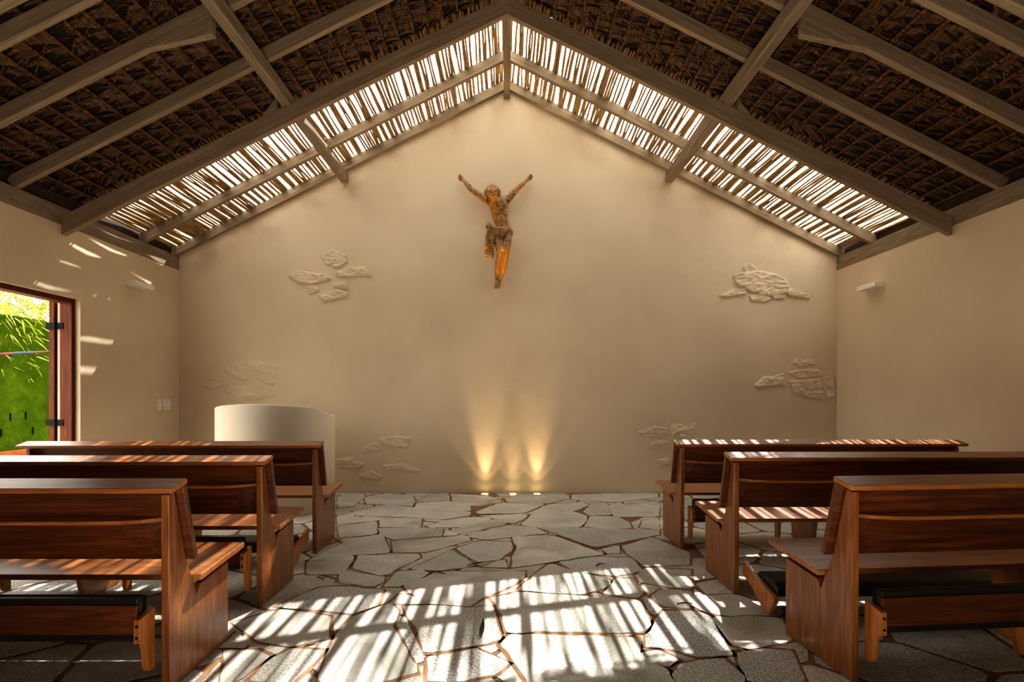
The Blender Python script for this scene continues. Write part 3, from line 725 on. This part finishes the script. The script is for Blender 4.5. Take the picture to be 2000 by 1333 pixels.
bmesh.ops.create_icosphere(bm, subdivisions=3, radius=1, matrix=Matrix.Translation(S(770,642,.17)) @ Matrix.Diagonal((.042,.045,.036,1)))
for k in range(5):
    xk = 742+k*15
    blob_chain(bm, [(S(770,660,.16),.022,.030),(S(xk+10,730,.17),.022,.032),(S(xk,830-12*k,.175-.012*(k%2)),.018+.004*(k%2),.030),(S(xk-8+k*3,880+14*k,.17),.014,.024)], .009)
for k in range(3): bmesh.ops.create_icosphere(bm, subdivisions=2, radius=1, matrix=Matrix.Translation(S(738+k*12,860+k*38,.20)) @ Matrix.Diagonal((.022,.02,.016,1)))
cloth = remesh(bm, 'loincloth', .0065, 2); mark_gold(cloth, [(S(738,860,.2),.06,1.4),(S(770,935,.19),.05,1.4),(S(745,800,.19),.04,1.0)], -.05)
o = obj('loincloth', cloth, FIG, fig); o.matrix_parent_inverse = inv

# ------------------------------------------------------------------ dry leaves and twigs on the floor
LEAF = noise_mat('dry_leaf_brown', [(.3, srgb(40,24,12)), (.7, srgb(82,54,30))], (1,1,1), 40, 4, .7)
def leaf(px, py, L, w, rz, curl, lab, name='dry_leaf', cat='leaf'):
    x, y = on_floor(px, py); bm = B(); n = 8; prev = None
    for k in range(n+1):
        t = k/n; ww = w*math.sin(math.pi*min(.97, t*.94+.04))**.8; z = .004+curl*t*t
        a, m_, c = (L*(t-.5), -ww, z+.25*ww+.002), (L*(t-.5), .1*L*math.sin(t*2.5), z), (L*(t-.5), ww, z+.3*ww+.002)
        cur = [bm.verts.new(q) for q in (a, m_, c)]
        if prev:
            for q in (0,1): bm.faces.new((prev[q], cur[q], cur[q+1], prev[q+1]))
        prev = cur
    o = obj(name, bm, LEAF, None, 0, True); o.location = (x, y, .001); o.rotation_euler.z = rz; tag(o, lab, cat)
leaf(929, 1105, .13, .014, .18, .012, 'dark dry leaf on the flagstones at the centre of the aisle, farthest one')
leaf(941, 1240, .085, .012, 1.4, .055, 'curled dry leaf standing in the sun patch on the floor')
def twig(px, py, L, rz, lab):
    x, y = on_floor(px, py); bm = B(); tube(bm, [(-L/2,0,.005),(0,.006,.008),(L/2,-.004,.005)], [.004,.0045,.002], 6)
    tube(bm, [(0,.006,.008),(L*.2,.03,.009)], [.003,.0015], 5)
    o = obj('twig', bm, LEAF); o.location = (x, y, .002); o.rotation_euler.z = rz; tag(o, lab, 'twig')
twig(1172, 1105, .085, .7, 'small dark twig on a right aisle flagstone just beyond the sun patch')
twig(1337, 1182, .09, .05, 'small dark twig in the sun beside the middle right pew')
twig(855, 1121, .12, -.35, 'thin dark twig on the mortar joint left of the aisle centre')
twig(626, 1133, .09, -.7, 'thin dark twig on the mortar beside the middle left pew')

# ------------------------------------------------------------------ outside the door
GROUND = noise_mat('pale_gravel', [(.3, srgb(120,110,92)), (.7, srgb(150,140,122))], (1,1,1), 6, 8, .9)
bm = B(); bx(bm, -40, 40, -40, -3.01, -.3, -.13); bx(bm, -40, XL-.23, -3.01, 40, -.3, -.13); bx(bm, XR+.23, 40, -3.01, 40, -.3, -.13); bx(bm, XL-.23, XR+.23, YB+.21, 40, -.3, -.13)
g = obj('ground', bm, GROUND); struct(g)
GREEN, nt, b = mat('green_painted_wall')
tc = N(nt, 'ShaderNodeTexCoord'); nz = N(nt, 'ShaderNodeTexNoise'); nz.inputs['Scale'].default_value = 2.4; nz.inputs['Detail'].default_value = 10; nz.inputs['Roughness'].default_value = .72
nt.links.new(tc.outputs['Object'], nz.inputs['Vector'])
rg = ramp(nt, [(.3, srgb(26,38,3)), (.5, srgb(34,48,4)), (.72, srgb(48,62,9))]); nt.links.new(nz.outputs['Fac'], rg.inputs['Fac']); nt.links.new(rg.outputs[0], b.inputs['Base Color'])
b.inputs['Roughness'].default_value = .95; b.inputs['Specular IOR Level'].default_value = 0; bp = N(nt, 'ShaderNodeBump'); bp.inputs['Strength'].default_value = .8; bp.inputs['Distance'].default_value = .06
nt.links.new(nz.outputs['Fac'], bp.inputs['Height']); nt.links.new(bp.outputs[0], b.inputs['Normal'])
gw = box('garden_wall', (-10.9, -10.6, 5, 17, -.13, 2.95), GREEN, None, .02)
tag(gw, 'rough green painted garden wall seen through the left doorway', 'wall')
DARK = noise_mat('dark_slot', [(.3, srgb(6,9,2)), (.7, srgb(10,13,4))], (1,1,1), 9, 3, .9, spec=0)
for px, py in ((20,694),(50,812),(2,846),(64,842),(97,846),(20,815)):
    k = (px-CX)/F; y = -10.6/k; z = CAMZ+(CY-py)*y/F
    bm = B(); bx(bm, -10.602, -10.592, y-.018, y+.018, z-.08, z+.08); obj('weep_slot', bm, DARK, gw)
KERB = noise_mat('terracotta', [(.3, srgb(82,40,18)), (.7, srgb(110,58,30))], (1,1,1), 5, 5, .9, spec=0)
tag(box('garden_kerb', (-10.595, -10.42, 5, 17, -.13, .055), KERB, None, .01), 'terracotta kerb along the foot of the green garden wall', 'kerb')
# cord across the wall
bm = B(); seg = 18; CB = [noise_mat('red_cord', [(.3, srgb(74,12,8)), (.7, srgb(96,20,14))], (1,1,1), 20, 3, .7), noise_mat('blue_cord', [(.3, srgb(6,34,46)), (.7, srgb(12,48,66))], (1,1,1), 20, 3, .7)]
pts = [at(-60+i*12, 690.5-.055*(i*12-60)+2.0*math.sin(i/seg*3.14), 10.0+.06*i) for i in range(seg+1)]
rad = [.007+.024*math.exp(-((i-8)/4.0)**2) for i in range(seg+1)]
rg_ = tube(bm, pts, rad, 8); bm.faces.ensure_lookup_table()
for f in bm.faces:
    px = CX+f.calc_center_median().x/f.calc_center_median().y*F
    f.material_index = 1 if 22 < px < 66 else 0
c = obj('striped_cord', bm, CB, None, 0, True); tag(c, 'red and blue cord stretched in front of the green garden wall', 'cord')
# leafy bamboo over the wall
LM, nt, b = mat('bamboo_leaf')
oi = N(nt, 'ShaderNodeTexCoord'); nz = N(nt, 'ShaderNodeTexNoise'); nz.inputs['Scale'].default_value = 5; nt.links.new(oi.outputs['Object'], nz.inputs['Vector'])
rg = ramp(nt, [(.3, srgb(70,88,8)), (.5, srgb(120,128,24)), (.72, srgb(168,156,50))]); nt.links.new(nz.outputs['Fac'], rg.inputs['Fac'])
nt.links.new(rg.outputs[0], b.inputs['Base Color']); b.inputs['Roughness'].default_value = .5
tr = N(nt, 'ShaderNodeBsdfTranslucent'); nt.links.new(rg.outputs[0], tr.inputs['Color']); ms_ = N(nt, 'ShaderNodeMixShader'); ms_.inputs[0].default_value = .5
out = nt.nodes['Material Output']; nt.links.new(b.outputs[0], ms_.inputs[1]); nt.links.new(tr.outputs[0], ms_.inputs[2]); nt.links.new(ms_.outputs[0], out.inputs['Surface'])
CULM = noise_mat('bamboo_culm', [(.3, srgb(186,122,40)), (.7, srgb(220,164,80))], (1,1,1), 6, 4, .5)
def bamboo(x, y, n, seed, lab, lean):
    r = random.Random(seed); root = empty('bamboo_plant', (x, y, -.13))
    lf = B()
    def blade(p, d, L, w):
        up = Vector((0,0,1)); sd = d.cross(up).normalized()*w
        sd.rotate(Matrix.Rotation(r.uniform(0,3), 3, d)); prev = None
        for k in range(4):
            t = k/3; q = p+d*L*t+Vector((0,0,-.18*L*t*t)); ww = (.5,1,.7,.04)[k]
            cur = (lf.verts.new(q-sd*ww), lf.verts.new(q+sd*ww))
            if prev: lf.faces.new((prev[0], prev[1], cur[1], cur[0]))
            prev = cur
    for c in range(n):
        bx0, by0 = r.uniform(-.35,.35), r.uniform(-.7,.7); H = r.uniform(3.9,5.0); dx, dy = r.uniform(-.1,.5)+lean*.35, r.uniform(-.9,.9)
        pts = [Vector((bx0+dx*t*t, by0+dy*t*t, H*t-(.5*t**4))) for t in [i/9 for i in range(10)]]
        cm = B(); tube(cm, pts, [.035*(1-.7*i/9) for i in range(10)], 7); obj('culm', cm, CULM, root, 0, True)
        for _ in range(800):
            t = r.uniform(.48,1.0); k = min(8, int(t*9)); p = pts[k].lerp(pts[k+1], t*9-k)
            o_ = Vector((r.gauss(0,1), r.gauss(0,1), r.gauss(0,.5))).normalized(); p = p+o_*r.uniform(.05,.75)
            blade(p, (o_+Vector((r.gauss(0,.4), r.gauss(0,.4), -.5))).normalized(), r.uniform(.14,.32), r.uniform(.008,.017))
    f = obj('foliage', lf, LM, root); tag(root, lab, 'bamboo', 'bamboo by the garden wall')
bamboo(-11.7, 9.8, 4, 21, 'yellow green bamboo rising behind the garden wall at the left edge of the doorway view', .35)
bamboo(-11.7, 11.9, 4, 22, 'yellow green bamboo rising behind the garden wall in the middle of the doorway view', .35)
bamboo(-11.7, 14.0, 4, 23, 'yellow green bamboo rising behind the garden wall beside the door jamb', .35)

# ------------------------------------------------------------------ light
SA, SB = .28, .665
sun = bpy.data.lights.new('sun', 'SUN'); sun.energy = 13.0; sun.angle = R(.45); sun.color = (1,.965,.90)
so = bpy.data.objects.new('sun', sun); COL.objects.link(so)
so.rotation_euler = Vector((-SA, -SB, -1)).to_track_quat('-Z', 'Y').to_euler(); so.location = (3, 8, 12)
wd = bpy.data.worlds.new('sky'); scn.world = wd; wd.use_nodes = True; nt = wd.node_tree; bg = nt.nodes['Background']
tc = N(nt, 'ShaderNodeTexCoord'); sp = N(nt, 'ShaderNodeSeparateXYZ'); nt.links.new(tc.outputs['Generated'], sp.inputs[0])
rw = ramp(nt, [(.0, (1,.93,.80,1)), (.5, (1,.95,.86,1)), (1, (.97,.96,.92,1))]); nt.links.new(sp.outputs['Z'], rw.inputs['Fac']); nt.links.new(rw.outputs[0], bg.inputs['Color'])
bg.inputs['Strength'].default_value = 7.0
def portal(loc, rot, sx, sy):
    L = bpy.data.lights.new('portal', 'AREA'); L.shape = 'RECTANGLE'; L.size = sx; L.size_y = sy; L.cycles.is_portal = True
    o = bpy.data.objects.new('portal', L); COL.objects.link(o); o.location = loc; o.rotation_euler = rot
def area(name, loc, target, sx, sy, e, col):
    L = bpy.data.lights.new(name, 'AREA'); L.shape = 'RECTANGLE'; L.size = sx; L.size_y = sy; L.energy = e; L.color = col
    o = bpy.data.objects.new(name, L); COL.objects.link(o); o.location = loc
    o.rotation_euler = (Vector(target)-Vector(loc)).to_track_quat('-Z', 'Y').to_euler(); return o
area('floor_bounce_fill', (0, .35, .10), (0, .9, 4.0), 2.6, 2.4, 135, (1,.85,.68))  # unseen fill lamp added low down, standing in for sunlit floor bounce

# ------------------------------------------------------------------ camera
cam = bpy.data.cameras.new('camera'); co = bpy.data.objects.new('camera', cam); COL.objects.link(co)
co.location = (0, 0, CAMZ); co.rotation_euler = (R(90), 0, 0)
cam.sensor_width = 36; cam.lens = 36*F/2000; cam.shift_x = (1000-CX)/2000; cam.shift_y = (CY-666.5)/2000; cam.clip_start = .05
scn.camera = co
scn.view_settings.view_transform = 'Standard'; scn.view_settings.look = 'Medium High Contrast'; scn.view_settings.exposure = .26
scn.cycles.sample_clamp_indirect = 6
